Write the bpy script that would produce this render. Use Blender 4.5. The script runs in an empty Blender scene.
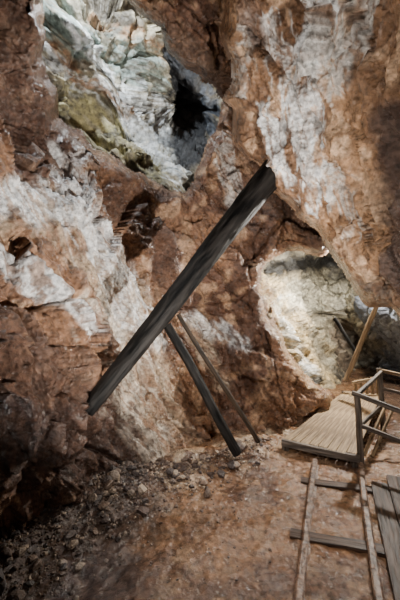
import bpy, bmesh, math, random
import numpy as np
from mathutils import Vector, Matrix
random.seed(3); rng=np.random.RandomState(5)
F=333.0; H=1.7
def P(u,v,d): return np.array([(u-200)/F*d, d, H+(300-v)/F*d])

# ---------------------------------------------------------------- noise
def hsh(ix,iy,iz,seed):
    h=(ix.astype(np.int64)*374761393+iy.astype(np.int64)*668265263+iz.astype(np.int64)*2147483647+seed*1274126177)&0xffffffff
    h=((h^(h>>13))*1274126177)&0xffffffff
    h=((h^(h>>16))*2246822519)&0xffffffff
    h=h^(h>>15)
    return (h&0xffffff)/float(0x1000000)
def vn(p,seed=0):
    i=np.floor(p).astype(np.int64); f=p-i; f=f*f*f*(f*(f*6-15)+10)
    r=0
    for a in (0,1):
        wa=f[:,0] if a else 1-f[:,0]
        for b in (0,1):
            wb=f[:,1] if b else 1-f[:,1]
            for c in (0,1):
                wc=f[:,2] if c else 1-f[:,2]
                r=r+wa*wb*wc*hsh(i[:,0]+a,i[:,1]+b,i[:,2]+c,seed)
    return r
def fbm(p,o=4,seed=0,g=0.5):
    r=0;a=1;t=0
    for k in range(o):
        r=r+a*vn(p*(2.03**k)+k*7.3,seed+k); t+=a; a*=g
    return r/t
def facets(p,seed=0):
    i=np.floor(p).astype(np.int64)
    best=np.full(len(p),1e9); h=np.zeros(len(p)); hc=np.full(len(p),-1e9); h2=np.full(len(p),-1e9)
    for a in (-1,0,1):
        for b in (-1,0,1):
            for c in (-1,0,1):
                x,y,z=i[:,0]+a,i[:,1]+b,i[:,2]+c
                s=np.stack([x+hsh(x,y,z,seed+1),y+hsh(x,y,z,seed+2),z+hsh(x,y,z,seed+3)],1)
                dv=p-s; d=(dv**2).sum(1)
                n=np.stack([hsh(x,y,z,seed+4),hsh(x,y,z,seed+5),hsh(x,y,z,seed+6)],1)*2-1
                pl=(dv*n).sum(1); r=hsh(x,y,z,seed+7)
                hh=pl*1.5+r*0.5-0.25
                cc=1.3*pl+0.6*r-0.8*d
                h2=np.where(cc>hc,hc,np.maximum(h2,cc)); hc=np.maximum(hc,cc)
                m=d<best
                h=np.where(m,hh,h); best=np.where(m,d,best)
    return h, hc-0.25, hc-h2
def sstep(x,a,b):
    t=np.clip((x-a)/(b-a),0,1); return t*t*(3-2*t)
def aniso(p,D,k):
    D=np.array(D,float); D/=np.linalg.norm(D)
    c=p@D
    return p-np.outer(c,D)*(1-k)

# ---------------------------------------------------------------- surfaces
def interp(ctrl,U,V,c=25.0):
    ctrl=np.array(ctrl,float); x=ctrl[:,:2]/100; y=1/ctrl[:,2]; n=len(x); c=c/100
    phi=lambda r2: np.sqrt(r2+c*c)
    A=np.zeros((n+3,n+3)); r2=((x[:,None]-x[None])**2).sum(2)
    A[:n,:n]=phi(r2); A[:n,n]=1; A[:n,n+1:]=x; A[n,:n]=1; A[n+1:,:n]=x.T
    w=np.linalg.solve(A,np.concatenate([y,[0,0,0]]))
    u=U/100; v=V/100
    r=w[n]+w[n+1]*u+w[n+2]*v
    for k in range(n): r=r+w[k]*phi((u-x[k,0])**2+(v-x[k,1])**2)
    return 1/np.clip(r,0.09,1.1)
def sdf(poly,U,V):
    poly=np.array(poly,float); n=len(poly); d=np.full(U.shape,1e9); ins=np.zeros(U.shape,bool)
    for i in range(n):
        a=poly[i]; b=poly[(i+1)%n]; e=b-a
        wx=U-a[0]; wy=V-a[1]
        t=np.clip((wx*e[0]+wy*e[1])/(e@e),0,1)
        d=np.minimum(d,np.hypot(wx-e[0]*t,wy-e[1]*t))
        cond=((a[1]>V)!=(b[1]>V))
        with np.errstate(divide='ignore',invalid='ignore'):
            xi=(b[0]-a[0])*(V-a[1])/(b[1]-a[1]+1e-12)+a[0]
        ins^=cond&(U<xi)
    return np.where(ins,d,-d)
def pdist(pts,U,V):
    d=np.full(U.shape,1e9)
    if len(pts)==1: return np.hypot(U-pts[0][0],V-pts[0][1])
    for a,b in zip(pts[:-1],pts[1:]):
        a=np.array(a,float);b=np.array(b,float);e=b-a
        t=np.clip(((U-a[0])*e[0]+(V-a[1])*e[1])/(e@e),0,1)
        d=np.minimum(d,np.hypot(U-a[0]-e[0]*t,V-a[1]-e[1]*t))
    return d
def axis(lo,a,b,hi,fine,coarse):
    return np.concatenate([np.arange(lo,a,coarse),np.arange(a,b,fine),np.arange(b,hi,coarse)])
def make_mesh(name,verts,quads,col=None,mat=None,rough=None,smooth=True):
    me=bpy.data.meshes.new(name)
    used=np.zeros(len(verts),bool); used[quads.ravel()]=True
    idx=np.cumsum(used)-1
    v=verts[used]; q=idx[quads]
    me.vertices.add(len(v)); me.vertices.foreach_set('co',v.astype(np.float32).ravel())
    k=q.shape[1]
    me.loops.add(q.size); me.loops.foreach_set('vertex_index',q.astype(np.int32).ravel())
    me.polygons.add(len(q)); me.polygons.foreach_set('loop_start',np.arange(0,q.size,k,dtype=np.int32))
    try: me.polygons.foreach_set('loop_total',np.full(len(q),k,dtype=np.int32))
    except Exception: pass
    me.polygons.foreach_set('use_smooth',np.full(len(q),smooth))
    me.update(calc_edges=True); me.validate()
    if col is not None:
        at=me.color_attributes.new('tint','FLOAT_COLOR','POINT')
        c=np.ones((len(v),4),np.float32); c[:,:3]=np.clip(col[used],0,1); at.data.foreach_set('color',c.ravel())
    ob=bpy.data.objects.new(name,me); bpy.context.scene.collection.objects.link(ob)
    if mat: me.materials.append(mat)
    return ob
def mix(c,col,m): return c*(1-m[:,None])+np.array(col)[None]*m[:,None]

def rock(name,ctrl,mat,ax,ay,inc=None,holes=(),lip=0.5,lipw=14,seed=0,base=None,strokes=(),disp=1.0,stretch=((0.5,0.2,-0.8),0.6),smooth=None):
    UU,VV=np.meshgrid(ax,ay); ny,nx=UU.shape
    U=UU.ravel(); V=VV.ravel()
    d=interp(ctrl,U,V)
    s=np.full(U.shape,1e3)
    p0=np.stack([U/30.0,V/30.0,np.zeros_like(U)],1)
    f0,c0,_=facets(p0,seed+55)
    jit=(fbm(p0,3,seed+50)-0.5)*16+c0*9
    if inc is not None: s=np.minimum(s,sdf(inc,U,V)+jit)
    for h in holes: s=np.minimum(s,-sdf(h,U,V)+jit)
    t=np.clip((lipw-s)/lipw,0,1.3); d=d+lip*t*t
    pos=np.stack([(U-200)/F*d,d,H+(300-V)/F*d],1)
    G=pos.reshape(ny,nx,3)
    gu=np.gradient(G,axis=1); gv=np.gradient(G,axis=0)
    N=np.cross(gu.reshape(-1,3),gv.reshape(-1,3)); N/=np.linalg.norm(N,axis=1)[:,None]+1e-9
    view=pos-np.array([0,0,H]); sg=np.where((N*view).sum(1)>0,-1,1); N*=sg[:,None]
    vd=view/np.linalg.norm(view,axis=1)[:,None]
    facing=np.clip(-(N*vd).sum(1),0,1)
    e=sstep(s,0,lipw*1.3)[:,None]
    N=N*(0.1+0.9*e)-vd*(1-e)*0.3
    wp=pos+0.05*np.stack([fbm(pos*3,3,seed+60),fbm(pos*3,3,seed+61),fbm(pos*3,3,seed+62)],1)
    q=aniso(wp,*stretch)
    f1,c1,g1=facets(q*1.2,seed); f2,c2,g2=facets(q*3.0,seed+10); f3,c3,g3=facets(q*7.0,seed+20); f4,c4,g4=facets(q*17.0,seed+30)
    f=fbm(pos*4,5,seed+70)-0.5
    sm=np.zeros(len(U))
    if smooth is not None:
        sm=sstep(1-pdist(smooth[0],U,V)/smooth[1]+f*0.8,0.1,0.6)
    k1=1-0.5*sm; k2=1-0.7*sm
    h=disp*(0.15*f1*k1+(0.07*f2-0.10*c2)*k1+(0.075*c3+0.02*f3-0.028*c4)*k2+0.05*f-0.03)
    gate=sstep(fbm(pos*2.3,3,seed+77),0.42,0.56)
    h-=disp*k2*(0.09*np.exp(-(g1/0.035)**2)+0.045*np.exp(-(g2/0.05)**2)*gate+0.018*np.exp(-(g3/0.06)**2)*gate)
    dr=1-np.abs(fbm(aniso(pos,(0.35,0.3,-1.0),0.12)*9,3,seed+75)*2-1)
    h+=sm*0.05*(dr-0.6)
    h*=0.3+0.7*sstep(facing,0.1,0.5)      # calmer relief on surfaces that run away steeply
    pos2=pos+N*h[:,None]
    # colour
    n1=fbm(pos*1.6,5,seed+90); n2=fbm(pos*7,4,seed+91); n3=fbm(pos*28,3,seed+92)
    b=base
    c=np.tile(np.array(b[0]),(len(U),1)).astype(float)
    c=mix(c,b[1],sstep(n1,0.42,0.60)); c=mix(c,b[2],sstep(n2,0.52,0.66)*0.8)
    for k,st in enumerate(strokes):
        pts,w,col,strg,D,fr,ng=st
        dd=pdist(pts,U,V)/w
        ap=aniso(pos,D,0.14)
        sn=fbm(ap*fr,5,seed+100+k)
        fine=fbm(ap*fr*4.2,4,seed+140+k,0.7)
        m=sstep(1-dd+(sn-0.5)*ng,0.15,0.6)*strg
        if ng>1.05: m=m*(0.22+0.78*sstep(fine,0.45,0.55))
        if ng>1.7:   # crisp run-down veins
            vein=1-np.abs(fbm(ap*fr*1.1+3.3,3,seed+180+k)*2-1)
            m=np.maximum(m*0.85,sstep(1-dd*0.6+(sn-0.5)*1.2,0.1,0.5)*sstep(vein,0.89,0.95)*strg)
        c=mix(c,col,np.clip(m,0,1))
    c*=(0.5+1.0*n3)[:,None]*(0.6+0.8*n2)[:,None]
    k=np.arange(ny*nx).reshape(ny,nx)
    quads=np.stack([k[:-1,:-1].ravel(),k[1:,:-1].ravel(),k[1:,1:].ravel(),k[:-1,1:].ravel()],1)
    keep=s>0; quads=quads[keep[quads].all(1)]
    return make_mesh(name,pos2,quads,c,mat)

# ---------------------------------------------------------------- materials
def nodes(mat):
    mat.use_nodes=True; nt=mat.node_tree; return nt,nt.nodes,nt.links,nt.nodes['Principled BSDF']
def rock_mat(name,rough=(0.45,0.8),bump=0.5,sc=30):
    m=bpy.data.materials.new(name); nt,N,L,B=nodes(m)
    a=N.new('ShaderNodeVertexColor'); a.layer_name='tint'
    tc=N.new('ShaderNodeTexCoord')
    n=N.new('ShaderNodeTexNoise'); n.inputs['Scale'].default_value=sc; n.inputs['Detail'].default_value=9; n.inputs['Roughness'].default_value=0.7
    L.new(tc.outputs['Object'],n.inputs['Vector'])
    mr=N.new('ShaderNodeMapRange'); mr.inputs[1].default_value=0.3; mr.inputs[2].default_value=0.7; mr.inputs[3].default_value=0.25; mr.inputs[4].default_value=1.55
    L.new(n.outputs['Fac'],mr.inputs[0])
    mx=N.new('ShaderNodeVectorMath'); mx.operation='SCALE'
    L.new(a.outputs['Color'],mx.inputs[0]); L.new(mr.outputs[0],mx.inputs['Scale'])
    L.new(mx.outputs[0],B.inputs['Base Color'])
    n2=N.new('ShaderNodeTexNoise'); n2.inputs['Scale'].default_value=5; n2.inputs['Detail'].default_value=5
    L.new(tc.outputs['Object'],n2.inputs['Vector'])
    r=N.new('ShaderNodeMapRange'); r.inputs[1].default_value=0.35; r.inputs[2].default_value=0.65; r.inputs[3].default_value=rough[0]; r.inputs[4].default_value=rough[1]
    L.new(n2.outputs['Fac'],r.inputs[0]); L.new(r.outputs[0],B.inputs['Roughness'])
    vo=N.new('ShaderNodeTexVoronoi'); vo.inputs['Scale'].default_value=sc*1.3; L.new(tc.outputs['Object'],vo.inputs['Vector'])
    ad=N.new('ShaderNodeMath'); ad.operation='MULTIPLY_ADD'; L.new(vo.outputs['Distance'],ad.inputs[0]); ad.inputs[1].default_value=0.45; L.new(n.outputs['Fac'],ad.inputs[2])
    bp=N.new('ShaderNodeBump'); bp.inputs['Strength'].default_value=bump; bp.inputs['Distance'].default_value=0.03
    L.new(ad.outputs[0],bp.inputs['Height']); L.new(bp.outputs[0],B.inputs['Normal'])
    return m
def wood_mat(name,c1,c2,rough=0.7,sc=(40,40,3),spec=0.4):
    m=bpy.data.materials.new(name); nt,N,L,B=nodes(m)
    tc=N.new('ShaderNodeTexCoord'); mp=N.new('ShaderNodeMapping'); mp.inputs['Scale'].default_value=sc
    L.new(tc.outputs['Object'],mp.inputs[0])
    n=N.new('ShaderNodeTexNoise'); n.inputs['Scale'].default_value=1; n.inputs['Detail'].default_value=8; L.new(mp.outputs[0],n.inputs['Vector'])
    cr=N.new('ShaderNodeValToRGB'); cr.color_ramp.elements[0].position=0.38; cr.color_ramp.elements[1].position=0.7
    cr.color_ramp.elements[0].color=(*c1,1); cr.color_ramp.elements[1].color=(*c2,1)
    L.new(n.outputs['Fac'],cr.inputs[0]); L.new(cr.outputs[0],B.inputs['Base Color']); B.inputs['Roughness'].default_value=rough
    B.inputs['Specular IOR Level'].default_value=spec
    bp=N.new('ShaderNodeBump'); bp.inputs['Strength'].default_value=0.8; bp.inputs['Distance'].default_value=0.02
    L.new(n.outputs['Fac'],bp.inputs['Height']); L.new(bp.outputs[0],B.inputs['Normal'])
    return m
M_rock=rock_mat('rock_brown',(0.17,0.42),1.0,22)
M_cav=rock_mat('rock_pale',(0.26,0.5),1.0,14)
M_floor=rock_mat('mud_wet',(0.1,0.36),0.6,20)
M_grav=rock_mat('gravel_stone',(0.4,0.7),0.4,60)
M_log=wood_mat('log_dark_wood',(0.0015,0.0014,0.0014),(0.022,0.019,0.017),0.6,(24,24,3.5),0.13)
M_log2=wood_mat('log_brown_wood',(0.012,0.008,0.005),(0.065,0.04,0.024),0.6,(40,40,3),0.2)
M_pale=wood_mat('board_pale_wood',(0.16,0.105,0.06),(0.46,0.33,0.19),0.7)
M_grey=wood_mat('board_grey_wood',(0.045,0.033,0.026),(0.22,0.18,0.145),0.7)
M_dark=wood_mat('board_wet_wood',(0.018,0.010,0.007),(0.10,0.054,0.033),0.5,(40,40,3),0.25)
M_rust=wood_mat('rail_rusty_steel',(0.05,0.026,0.016),(0.28,0.17,0.115),0.35,(30,30,30))

# ---------------------------------------------------------------- rock shell
FX=axis(-420,-24,424,820,1.4,9); FY=axis(-420,-24,500,760,1.4,9)
DR=(0.5,0.3,-1.0)
white=(0.94,0.93,0.92); cream=(0.68,0.55,0.41)
cavity=[(42,-60),(39,20),(42,72),(60,116),(86,142),(125,166),(160,190),(188,200),(208,156),(224,120),(232,98),(208,74),(172,46),(142,10),(120,-20),(112,-60)]
ctrlM=[(-400,300,1.05),(-400,-300,1.3),(-400,700,1.2),(-150,100,1.7),(-150,400,1.35),(-150,600,1.45),
 (0,0,2.5),(30,80,2.8),(60,140,3.2),(0,160,2.5),(0,230,2.35),(0,300,2.05),(0,400,1.85),(0,500,1.95),(0,555,2.15),
 (0,680,2.3),(60,450,2.2),(60,525,2.45),(60,340,2.4),(80,400,2.5),(100,440,2.75),(110,490,2.95),(120,380,3.25),(100,200,3.1),(60,250,2.75),(110,300,3.15),
 (150,300,3.6),(150,200,3.9),(150,400,3.5),(150,485,3.1),(190,400,4.0),(190,464,3.65),(235,450,3.95),(262,438,4.15),(292,428,4.4),
 (200,230,4.3),(240,150,4.5),(240,250,4.5),(220,330,4.4),(250,320,4.4),(300,350,4.4),(240,400,4.25),(290,400,4.4),(330,410,4.9),(285,235,4.6),(330,240,4.6),
 (200,60,3.5),(225,95,3.9),(160,20,3.1),(120,-30,2.8),(100,-200,1.9),(300,-300,2.4),(300,100,4.3),(420,150,4.2),
 (100,600,3.0),(200,600,3.9),(300,600,4.6),(345,700,5.0),(200,760,4)]
polyM=[(-500,-500),(425,-500),(425,180),(345,228),(325,252),(300,248),(276,258),(258,282),(268,320),(286,355),(305,385),(326,402),(350,425),(350,900),(-500,900)]
stM=[
 ([(0,20),(30,80),(50,130)],60,(0.10,0.055,0.04),0.8,DR,3,1.0),
 ([(-80,190),(0,215),(60,215),(100,260),(135,320),(160,400),(175,450)],46,(0.48,0.36,0.25),0.9,DR,5,1.1),
 ([(-80,200),(0,205),(70,200),(105,225)],32,white,1.0,(0.3,0.2,-1),8,1.5),
 ([(-40,235),(0,255),(50,290),(85,330)],12,white,0.95,DR,7,1.3),
 ([(70,160),(130,290),(150,345)],20,white,0.95,DR,9,1.9),
 ([(110,310),(135,400),(150,460)],26,(0.80,0.70,0.58),0.95,DR,10,1.9),
 ([(195,318),(225,335),(245,345)],14,white,0.9,DR,9,1.5),
 ([(200,330),(225,380)],16,cream,0.7,DR,8,1.5),
 ([(150,350),(165,420),(185,450)],16,(0.30,0.17,0.10),0.7,DR,8,1.5),
 ([(50,225),(90,290),(100,340)],10,(0.26,0.14,0.08),0.85,DR,9,1.5),
 ([(70,155),(0,140)],12,(0.2,0.13,0.09),0.8,DR,6,1.2),
 ([(125,185),(160,240),(185,300)],24,(0.11,0.055,0.035),0.88,DR,4,1.04),
 ([(240,120),(275,200),(320,240)],18,(0.12,0.068,0.045),0.85,DR,6,1.0),
 ([(225,150),(240,200)],12,(0.7,0.66,0.62),0.8,DR,9,1.8),
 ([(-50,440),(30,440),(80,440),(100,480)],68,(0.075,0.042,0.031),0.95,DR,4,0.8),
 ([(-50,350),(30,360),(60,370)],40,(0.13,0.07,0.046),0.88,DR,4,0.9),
 ([(170,470),(240,462)],10,cream,0.6,DR,9,1.5),
 ([(150,20),(225,95)],30,(0.13,0.078,0.053),0.85,DR,5,1.0),
 ([(265,290),(300,370),(325,400)],8,(0.50,0.34,0.18),0.7,DR,8,1.2),
]
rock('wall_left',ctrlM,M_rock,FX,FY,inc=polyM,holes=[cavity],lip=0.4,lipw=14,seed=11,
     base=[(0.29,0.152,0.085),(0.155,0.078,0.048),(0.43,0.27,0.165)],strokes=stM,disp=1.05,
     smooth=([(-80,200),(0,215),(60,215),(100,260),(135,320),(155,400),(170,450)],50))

ctrlR=[(225,-300,1.7),(235,0,2.5),(232,100,2.95),(255,140,3.0),(285,190,3.05),(330,240,2.95),(360,285,2.75),(400,305,2.5),(400,230,2.15),(400,150,1.95),(400,60,1.75),(400,-50,1.6),
 (320,80,2.4),(320,0,2.2),(330,160,2.7),(280,60,2.55),(280,130,2.85),(372,200,2.5),(372,130,2.15),(500,350,1.8),(700,400,1.1),(700,-300,0.95),(500,0,1.35),(300,-300,1.5),(600,200,1.25)]
polyR=[(205,-500),(220,-60),(231,0),(231,50),(225,100),(240,132),(260,160),(285,195),(322,238),(350,284),(372,303),(402,314),(460,340),(900,520),(900,-500)]
VT=(0.05,0.3,-1)
stR=[
 ([(325,-30),(318,40),(308,120),(322,190)],20,white,1.0,VT,10,2.2),
 ([(350,-20),(330,80)],18,(0.78,0.74,0.69),0.9,VT,10,2.4),
 ([(270,20),(300,100),(310,170)],14,(0.78,0.75,0.72),0.85,VT,12,2.6),
 ([(245,20),(240,90)],10,(0.72,0.68,0.64),0.85,VT,12,2.2),
 ([(262,110),(280,165),(290,180)],9,white,1.0,(0.3,0.3,-1),12,2.0),
 ([(340,170),(352,230)],13,(0.7,0.65,0.6),0.8,(0.1,0.3,-1),12,2.4),
 ([(392,-10),(396,25)],8,(0.50,0.58,0.68),0.9,(0.1,0.3,-1),12,1.3),
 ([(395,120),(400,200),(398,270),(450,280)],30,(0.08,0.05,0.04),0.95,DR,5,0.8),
 ([(240,-20),(255,40)],20,(0.16,0.09,0.06),0.8,DR,5,1.0),
 ([(285,200),(320,250),(350,285),(400,306)],13,(0.22,0.18,0.15),0.75,DR,7,1.2),
]
rock('ceiling',ctrlR,M_rock,FX,axis(-420,-24,330,560,1.4,9),inc=polyR,lip=0.5,lipw=13,seed=31,
     base=[(0.46,0.265,0.145),(0.27,0.148,0.082),(0.60,0.40,0.255)],strokes=stR,disp=0.9,stretch=((0.6,0.2,-0.8),0.45))

ctrlB=[(-400,0,3.2),(-400,400,3.2),(0,0,4.6),(0,300,5),(60,20,4.2),(50,110,4.4),(100,40,4.4),(100,110,4.9),(125,95,4.8),(150,50,4.9),(145,140,4.9),(185,120,6.2),(205,125,6.0),(168,95,5.9),(165,130,5.7),(190,85,5.8),(220,75,5.4),(180,170,4.9),(180,195,4.9),(130,0,4.5),(150,-200,4.6),(60,-100,4.4),(250,200,5.6),
 (270,300,5.4),(290,350,5.3),(325,405,5.6),(300,275,7.2),(325,268,9.0),(345,280,8.5),(310,320,6.2),(335,330,7.8),(340,360,7.4),(365,310,6.4),(400,330,5.4),(380,350,7.6),(400,390,6.6),(355,395,7.0),(400,430,5.2),
 (400,500,5.2),(300,500,6),(100,500,5),(100,800,5),(500,300,3.6),(500,450,3.4),(700,400,2.2),(700,0,2.2),(400,0,4.5),(400,-300,3.6),(0,-300,4.4),(700,700,2.4)]
SL=(0.8,0.2,-0.6)
stB=[
 ([(50,10),(90,40),(140,60)],40,(0.28,0.35,0.32),0.95,SL,5,1.3),
 ([(60,100),(110,130),(160,165)],24,(0.46,0.41,0.21),0.9,SL,5,1.2),
 ([(80,40),(150,110),(180,175)],12,(0.80,0.85,0.88),1.0,SL,8,1.8),
 ([(45,60),(110,100),(170,170)],10,(0.75,0.78,0.8),0.95,SL,8,1.9),
 ([(60,50),(90,90),(130,110)],10,(0.30,0.16,0.08),0.85,SL,6,1.3),
 ([(80,-5),(120,20)],10,(0.30,0.17,0.09),0.8,SL,6,1.3),
 ([(135,30),(170,60)],12,(0.36,0.21,0.11),0.85,SL,6,1.3),
 ([(178,75),(195,110),(190,145)],34,(0.035,0.038,0.045),0.97,DR,5,0.9),  # shade of the deep hole painted in, since the cavity light reaches it
 ([(205,85),(215,130)],8,(0.16,0.19,0.24),0.8,DR,8,1.4),
 ([(270,290),(295,345),(330,400)],34,(0.80,0.60,0.32),0.9,DR,6,1.1),
 ([(300,295),(345,290)],22,(0.84,0.77,0.58),0.9,DR,8,1.4),
 ([(280,300),(320,395)],6,(0.9,0.88,0.83),1.0,DR,8,1.3),
 ([(265,285),(285,340)],8,(0.33,0.19,0.10),0.8,DR,8,1.3),
 ([(280,266),(305,264),(332,262)],10,(0.02,0.019,0.018),0.97,DR,8,0.8),  # painted shade: keeps the gap over the tunnel dark despite the nearby light
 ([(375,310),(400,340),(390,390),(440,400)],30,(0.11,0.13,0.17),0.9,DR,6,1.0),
 ([(335,335),(355,375)],16,(0.28,0.21,0.15),0.8,DR,6,1.0),
]
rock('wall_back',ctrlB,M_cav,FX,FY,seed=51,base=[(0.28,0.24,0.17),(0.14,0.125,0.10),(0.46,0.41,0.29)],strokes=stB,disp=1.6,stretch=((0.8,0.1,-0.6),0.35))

# ---------------------------------------------------------------- floor
foot=[(-1.6,1.3),(-1.25,2.1),(-1.05,2.5),(-0.78,2.95),(-0.4,3.1),(-0.1,3.45),(0.4,3.75),(0.8,4.1),(1.2,4.5),(1.9,5.3)]
def floor_z(X,Y):
    d=pdist(foot,X,Y)
    left=sstep(-X,-0.1,0.7)
    z=0.22*np.exp(-(d/0.28)**2)*(0.25+0.75*left)
    p=np.stack([X,Y,np.zeros_like(X)],1)
    z=z+(fbm(p*2.2,4,7)-0.5)*0.09+(fbm(p*9,4,8)-0.5)*0.05*(0.5+np.exp(-(d/0.5)**2)*1.6)
    tr=np.abs((X-1.037-(Y-1.94)*0.409)+0.23)
    w=sstep(tr,0.55,0.9); z=z*w+(1-w)*(-0.012+(fbm(p*14,4,9)-0.5)*0.035)
    return z
gx=np.arange(-2.6,4.6,0.016); gy=np.concatenate([np.arange(-0.6,5.2,0.016),np.arange(5.2,10,0.05)])
GX,GY=np.meshgrid(gx,gy); X=GX.ravel();Y=GY.ravel()
Z=floor_z(X,Y); p=np.stack([X,Y,Z],1)
n1=fbm(p*2.0,5,21); n2=fbm(p*9,4,22); n3=fbm(p*35,3,23); dft=pdist(foot,X,Y)
c=np.tile(np.array([0.225,0.118,0.060]),(len(X),1)); c=mix(c,(0.115,0.060,0.035),sstep(n1,0.42,0.6)); c=mix(c,(0.31,0.19,0.11),sstep(n2,0.52,0.7)*0.7)
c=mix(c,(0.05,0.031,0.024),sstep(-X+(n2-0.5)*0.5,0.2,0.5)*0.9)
c=mix(c,(0.55,0.42,0.29),np.exp(-(dft/0.25)**2)*sstep(X,-0.6,-0.2)*sstep(n2,0.4,0.6)*0.8)
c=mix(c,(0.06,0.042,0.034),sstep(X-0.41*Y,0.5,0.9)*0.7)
c*=(0.5+1.0*n3)[:,None]
ny,nx=GX.shape; k=np.arange(ny*nx).reshape(ny,nx)
quads=np.stack([k[:-1,:-1].ravel(),k[:-1,1:].ravel(),k[1:,1:].ravel(),k[1:,:-1].ravel()],1)
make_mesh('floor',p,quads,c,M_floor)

# gravel : one mesh of small angular stones
bm=bmesh.new(); bmesh.ops.create_icosphere(bm,subdivisions=2,radius=1); bm.verts.ensure_lookup_table()
iv=np.array([v.co[:] for v in bm.verts]); it=np.array([[v.index for v in f.verts] for f in bm.faces]); bm.free()
def stones(name,pts,sizes,cols):
    V=[];T=[];C=[]
    for j,(q,s,cc) in enumerate(zip(pts,sizes,cols)):
        D=rng.normal(size=(9,3)); D/=np.linalg.norm(D,axis=1)[:,None]
        v=iv.copy()
        for dd in D:
            t=v@dd; lim=0.5+0.25*rng.rand(); v=v-np.outer(np.maximum(t-lim,0),dd)
        v*=np.array([1,0.6+0.5*rng.rand(),0.45+0.4*rng.rand()])
        a=rng.rand()*6.28; R=np.array([[math.cos(a),-math.sin(a),0],[math.sin(a),math.cos(a),0],[0,0,1]])
        tl=rng.normal()*0.4; R2=np.array([[1,0,0],[0,math.cos(tl),-math.sin(tl)],[0,math.sin(tl),math.cos(tl)]])
        V.append(v@(R@R2).T*s+q); T.append(it+j*len(iv)); C.append(np.tile(cc,(len(iv),1)))
    return make_mesh(name,np.concatenate(V),np.concatenate(T),np.concatenate(C),M_grav,smooth=False)
N=3400
xs=rng.uniform(-1.5,-0.1,N*4); ys=rng.uniform(1.2,3.3,N*4)
fx=np.interp(ys,[q[1] for q in foot],[q[0] for q in foot])
dd=xs-fx
keep=(dd>-0.15)&(rng.rand(N*4)<np.exp(-(np.maximum(dd-0.22,0)/0.2)**2)); xs=xs[keep][:N]; ys=ys[keep][:N]
xe=rng.uniform(-0.9,0.85,1300); ye=np.interp(xe,[q[0] for q in foot],[q[1] for q in foot])-np.abs(rng.normal(size=1300))*0.30
xf=rng.uniform(-0.6,0.5,350); yf=rng.uniform(2.0,3.6,350)
xs=np.concatenate([xs,xe,xf]); ys=np.concatenate([ys,ye,yf])
sz=0.005+0.018*rng.rand(len(xs))**3+ (rng.rand(len(xs))<0.05)*0.05*rng.rand(len(xs))
sz[-350:]*=0.6
zs=floor_z(xs,ys)+sz*0.2
pal=np.array([[0.06,0.04,0.032],[0.10,0.068,0.05],[0.16,0.11,0.08],[0.05,0.038,0.034],[0.26,0.20,0.15]])
cl=pal[rng.randint(0,5,len(xs))]; cl[xs>-0.5]*=1.7
stones('gravel_pile',np.stack([xs,ys,zs],1),sz,cl)

# ---------------------------------------------------------------- timber
def frame_to(ob,p0,p1):
    d=Vector(p1)-Vector(p0); ob.location=Vector(p0); ob.rotation_euler=d.to_track_quat('Z','Y').to_euler(); return d.length
def log(name,p0,p1,r0,r1,mat,seed=0,rings=200,seg=60,bow=0.02,groove=0.06,parent=None):
    L=(Vector(p1)-Vector(p0)).length
    t=np.linspace(0,1,rings); a=np.linspace(0,2*math.pi,seg,endpoint=False)
    TT,AA=np.meshgrid(t,a,indexing='ij'); TT=TT.ravel(); AA=AA.ravel()
    r=r0+(r1-r0)*TT
    q=np.stack([np.cos(AA)*1.6+seed,np.sin(AA)*1.6,TT*L*1.6],1)
    crk=1-np.abs(fbm(q*np.array([4,4,0.6]),3,seed+3)*2-1)
    r=r*(1+(fbm(q*np.array([0.5,0.5,1.6]),3,seed)-0.5)*2.5*groove-sstep(crk,0.92,1.0)*0.05+(fbm(q*np.array([3,3,6]),3,seed+9)-0.5)*0.14)
    bx=np.sin(TT*3.14)*bow+0.2*r0*np.sin(TT*9+seed); by=np.cos(TT*5+seed)*bow*0.3
    v=np.stack([np.cos(AA)*r+bx,np.sin(AA)*r+by,TT*L],1)
    v=np.concatenate([v,[[bx[0],by[0],0.0]],[[bx[-1],by[-1],L]]])
    me=bpy.data.meshes.new(name); fs=[]
    for i in range(rings-1):
        for j in range(seg):
            k2=(j+1)%seg; fs.append((i*seg+j,i*seg+k2,(i+1)*seg+k2,(i+1)*seg+j))
    n=rings*seg
    for j in range(seg):
        fs.append((n,(j+1)%seg,j)); fs.append((n+1,(rings-1)*seg+j,(rings-1)*seg+(j+1)%seg))
    me.from_pydata([tuple(x) for x in v],[],fs); me.polygons.foreach_set('use_smooth',[True]*len(fs)); me.update()
    me.materials.append(mat)
    ob=bpy.data.objects.new(name,me); bpy.context.scene.collection.objects.link(ob); frame_to(ob,p0,p1)
    if parent: ob.parent=parent
    return ob
log('timber_prop',P(86,411,2.52),P(281,163,3.22),0.064,0.128,M_log,2,bow=0.02)
log('leaning_pole',P(167,325,3.55),P(238,454,3.42),0.047,0.05,M_log,5,bow=0.02)
log('leaning_pole.001',P(178,314,3.7),P(258,442,3.62),0.024,0.027,M_log2,8,bow=0.03)
log('leaning_pole.002',P(345,380,5.0),P(378,303,4.75),0.035,0.032,M_pale,9,bow=0.02)
log('leaning_pole.003',P(334,318,5.3),P(356,352,5.2),0.03,0.03,M_log,12,bow=0.01)

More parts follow.
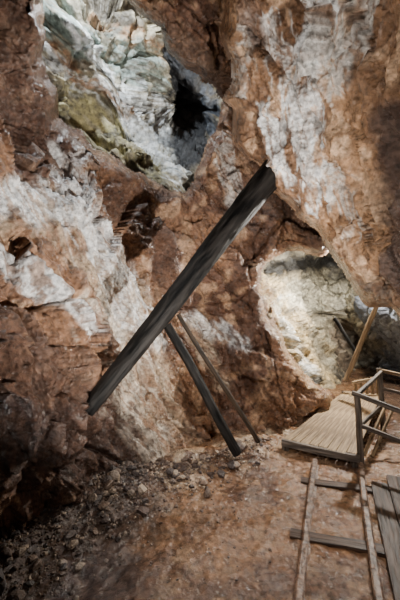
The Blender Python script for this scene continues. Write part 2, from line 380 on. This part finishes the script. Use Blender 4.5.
def board(name,p0,p1,w,h,mat,parent=None,up=(0,0,1),bev=0.004):
    """box from p0 to p1 (axis), width w sideways, height h along up"""
    p0=Vector(p0);p1=Vector(p1); ax=(p1-p0); L=ax.length; ax.normalize(); up=Vector(up)
    side=up.cross(ax).normalized(); u2=ax.cross(side).normalized()
    bm=bmesh.new(); bmesh.ops.create_cube(bm,size=1)
    bmesh.ops.subdivide_edges(bm,edges=[e for e in bm.edges if abs((e.verts[0].co-e.verts[1].co).z)>0.5],cuts=10)
    for v in bm.verts:
        z=v.co.z
        v.co=Vector((v.co.x*w+math.sin(z*7+L*9)*w*0.03,v.co.y*h+math.cos(z*5+w*50)*h*0.06,(z+0.5)*L))
    bmesh.ops.bevel(bm,geom=[e for e in bm.edges if e.is_manifold and e.calc_face_angle(0)>1.0],offset=min(bev,h*0.3),segments=2,affect='EDGES')
    me=bpy.data.meshes.new(name); bm.to_mesh(me); bm.free(); me.materials.append(mat)
    ob=bpy.data.objects.new(name,me); bpy.context.scene.collection.objects.link(ob)
    ob.matrix_world=Matrix(((side.x,u2.x,ax.x,p0.x),(side.y,u2.y,ax.y,p0.y),(side.z,u2.z,ax.z,p0.z),(0,0,0,1)))
    if parent: ob.parent=parent
    return ob
def empty(name,loc=(0,0,0)):
    e=bpy.data.objects.new(name,None); bpy.context.scene.collection.objects.link(e); return e

# wooden deck / ramp
deck=empty('wooden_ramp')
A=np.array([0.95,3.82,0.10]); D=np.array([1.60,3.42,0.10]); Bf=np.array([2.38,5.45,0.20]); Cf=np.array([2.85,5.25,0.20])
nb=8
for i in range(nb):
    t=(i+0.5)/nb
    a=A*(1-t)+D*t; b=Bf*(1-t)+Cf*t; a=a+(b-a)*0.012*random.uniform(-1,1)
    board('plank_%d'%i,a,b,0.088,0.028,M_pale,deck)
board('edge_beam',A+np.array([-0.02,-0.03,-0.02]),D+np.array([0.03,-0.03,-0.02]),0.05,0.07,M_grey,deck)
board('joist_1',A*0.6+Bf*0.4-np.array([0,0,0.06]),D*0.6+Cf*0.4-np.array([0,0,0.06]),0.07,0.09,M_grey,deck)
board('joist_2',A*0.1+Bf*0.9-np.array([0,0,0.08]),D*0.1+Cf*0.9-np.array([0,0,0.08]),0.07,0.12,M_grey,deck)
for j,q in enumerate((A*0.95+D*0.05,D,Bf,Cf)):
    board('foot_%d'%j,(q[0],q[1]+0.03,-0.03),(q[0],q[1]+0.03,q[2]-0.01),0.07,0.07,M_grey,deck,up=(0,1,0))

rl=empty('wooden_railing')
board('post_1',P(361,462,3.45),P(357,396,3.45),0.05,0.05,M_grey,rl,up=(0,1,0))
board('post_2',P(384,440,4.4),P(379,368,4.4),0.055,0.05,M_grey,rl,up=(0,1,0))
board('post_3',P(412,470,3.1),P(408,408,3.1),0.05,0.05,M_grey,rl,up=(0,1,0))
board('top_rail_near',P(352,393,3.5),P(414,416,3.05),0.035,0.045,M_grey,rl)
board('mid_rail_near',P(356,424,3.48),P(414,446,3.05),0.03,0.04,M_grey,rl)
board('top_rail_side',P(356,396,3.47),P(382,371,4.4),0.035,0.04,M_grey,rl)
board('mid_rail_side',P(358,428,3.47),P(385,402,4.4),0.03,0.04,M_grey,rl)
board('top_rail_far',P(378,370,4.4),P(420,379,4.1),0.035,0.04,M_pale,rl)
board('mid_rail_far',P(380,388,4.4),P(420,398,4.1),0.03,0.04,M_grey,rl)
board('brace',P(364,455,3.5),P(386,404,3.9),0.03,0.03,M_pale,rl,up=(0,1,0))
board('brace_2',P(372,456,3.55),P(392,410,3.8),0.025,0.03,M_pale,rl,up=(0,1,0))
g=empty('slatted_gate')
for i in range(5):
    u=357+i*5.5
    board('slat_%d'%i,P(u,402+i*2,5.2),P(u-2,380-i*1.0,5.2),0.045,0.02,M_pale,g,up=(0,1,0))
board('gate_rail_1',P(352,383,5.17),P(382,377,5.17),0.03,0.04,M_pale,g)
board('gate_rail_2',P(354,395,5.17),P(384,396,5.17),0.03,0.04,M_pale,g)

# track
tr=empty('mine_track')
def rail(name,x0,y0,x1,y1,z0=0.0,z1=0.0):
    prof=[(-0.03,0),(0.03,0),(0.03,0.008),(0.007,0.016),(0.007,0.042),(0.02,0.050),(0.02,0.066),(0.012,0.072),(-0.012,0.072),(-0.02,0.066),(-0.02,0.050),(-0.007,0.042),(-0.007,0.016),(-0.03,0.008)]
    n=40; d=Vector((x1-x0,y1-y0,0)); L=d.length; d.normalize(); s=Vector((d.y,-d.x,0))
    vs=[];fs=[];m=len(prof)
    for i in range(n+1):
        t=i/n; c=Vector((x0,y0,0))+d*L*t+s*(math.sin(t*5+x0*3)*0.008)+Vector((0,0,-0.02+math.sin(t*7)*0.004+z0*(1-t)+z1*t))
        for a,b in prof: vs.append(c+s*a*1.3+Vector((0,0,b)))
    for i in range(n):
        for j in range(m): fs.append((i*m+j,i*m+(j+1)%m,(i+1)*m+(j+1)%m,(i+1)*m+j))
    fs.append(tuple(range(m))[::-1]); fs.append(tuple(n*m+j for j in range(m)))
    me=bpy.data.meshes.new(name); me.from_pydata(vs,[],fs); me.update(); me.materials.append(M_rust)
    ob=bpy.data.objects.new(name,me); bpy.context.scene.collection.objects.link(ob); ob.parent=tr
k=0.409
rail('rail_left',0.58-k*1.3,1.94-1.3,0.58+k*1.52,3.46); rail('rail_right',1.037-k*1.3,1.94-1.3,1.037+k*1.45,3.39)
for i,y in enumerate((0.9,1.65,2.38,3.1)):
    xl=0.58+k*(y-1.94); dx=0.46
    board('sleeper_%d'%i,(xl-0.10,y+0.06,-0.024),(xl+dx+0.06,y-0.13,-0.022),0.10,0.06,M_dark,tr)
wk=empty('plank_walkway')
for i,(off,w,y0,y1) in enumerate(((0.13,0.13,0.6,3.05),(0.28,0.13,0.6,3.15),(0.43,0.13,0.6,2.9),(0.58,0.14,0.6,3.2))):
    f=lambda y: 1.037+k*(y-1.94)+off+0.02
    board('plank_%d'%i,(f(y0),y0,0.015),(f(y1),y1,0.02+0.006*i),w,0.035,M_dark,wk)
for i,y in enumerate((1.2,2.1,2.9)):
    x=1.037+k*(y-1.94)
    board('bearer_%d'%i,(x+0.08,y,-0.02),(x+0.72,y-0.2,-0.02),0.08,0.05,M_dark,wk)

# ---------------------------------------------------------------- lights
def spot(name,loc,tgt,ang,blend,power,col,r=0.04):
    l=bpy.data.lights.new(name,'SPOT'); l.shadow_soft_size=r; l.energy=power; l.color=col; l.spot_size=math.radians(ang); l.spot_blend=blend
    o=bpy.data.objects.new(name,l); bpy.context.scene.collection.objects.link(o); o.location=loc
    o.rotation_euler=(Vector(tgt)-Vector(loc)).to_track_quat('-Z','Y').to_euler()
def point(name,loc,power,col,r=0.05):
    l=bpy.data.lights.new(name,'POINT'); l.energy=power; l.color=col; l.shadow_soft_size=r
    o=bpy.data.objects.new(name,l); bpy.context.scene.collection.objects.link(o); o.location=loc
spot('lamp_key',(1.4,0.9,0.6),(-0.8,3.3,2.6),76,0.8,760,(1,0.96,0.9))
spot('lamp_slab',(-1.2,1.2,0.9),(1.1,2.5,3.0),80,0.8,330,(1,0.95,0.88))
spot('fill_centre',(-0.9,1.6,0.5),(0.9,4.3,1.5),70,0.9,190,(1,0.92,0.82))  # added fill from the left for the centre wall, not a mine fitting
spot('lamp_floor',(0.3,0.3,2.6),(0.75,3.2,0.2),72,0.9,200,(1,0.94,0.88))
point('lamp_cavity',tuple(P(95,-95,3.4)),360,(0.9,0.96,1.0))
point('lamp_tunnel',tuple(P(374,258,5.0)),560,(1,0.96,0.88))
w=bpy.data.worlds.new('World'); bpy.context.scene.world=w; w.use_nodes=True
w.node_tree.nodes['Background'].inputs[0].default_value=(0.9,0.87,0.9,1); w.node_tree.nodes['Background'].inputs[1].default_value=0.03

cam=bpy.data.cameras.new('camera'); cam.lens=20; cam.sensor_width=36; cam.clip_start=0.02
co=bpy.data.objects.new('camera',cam); bpy.context.scene.collection.objects.link(co); co.location=(0,0,H); co.rotation_euler=(math.pi/2,0,0)
bpy.context.scene.camera=co
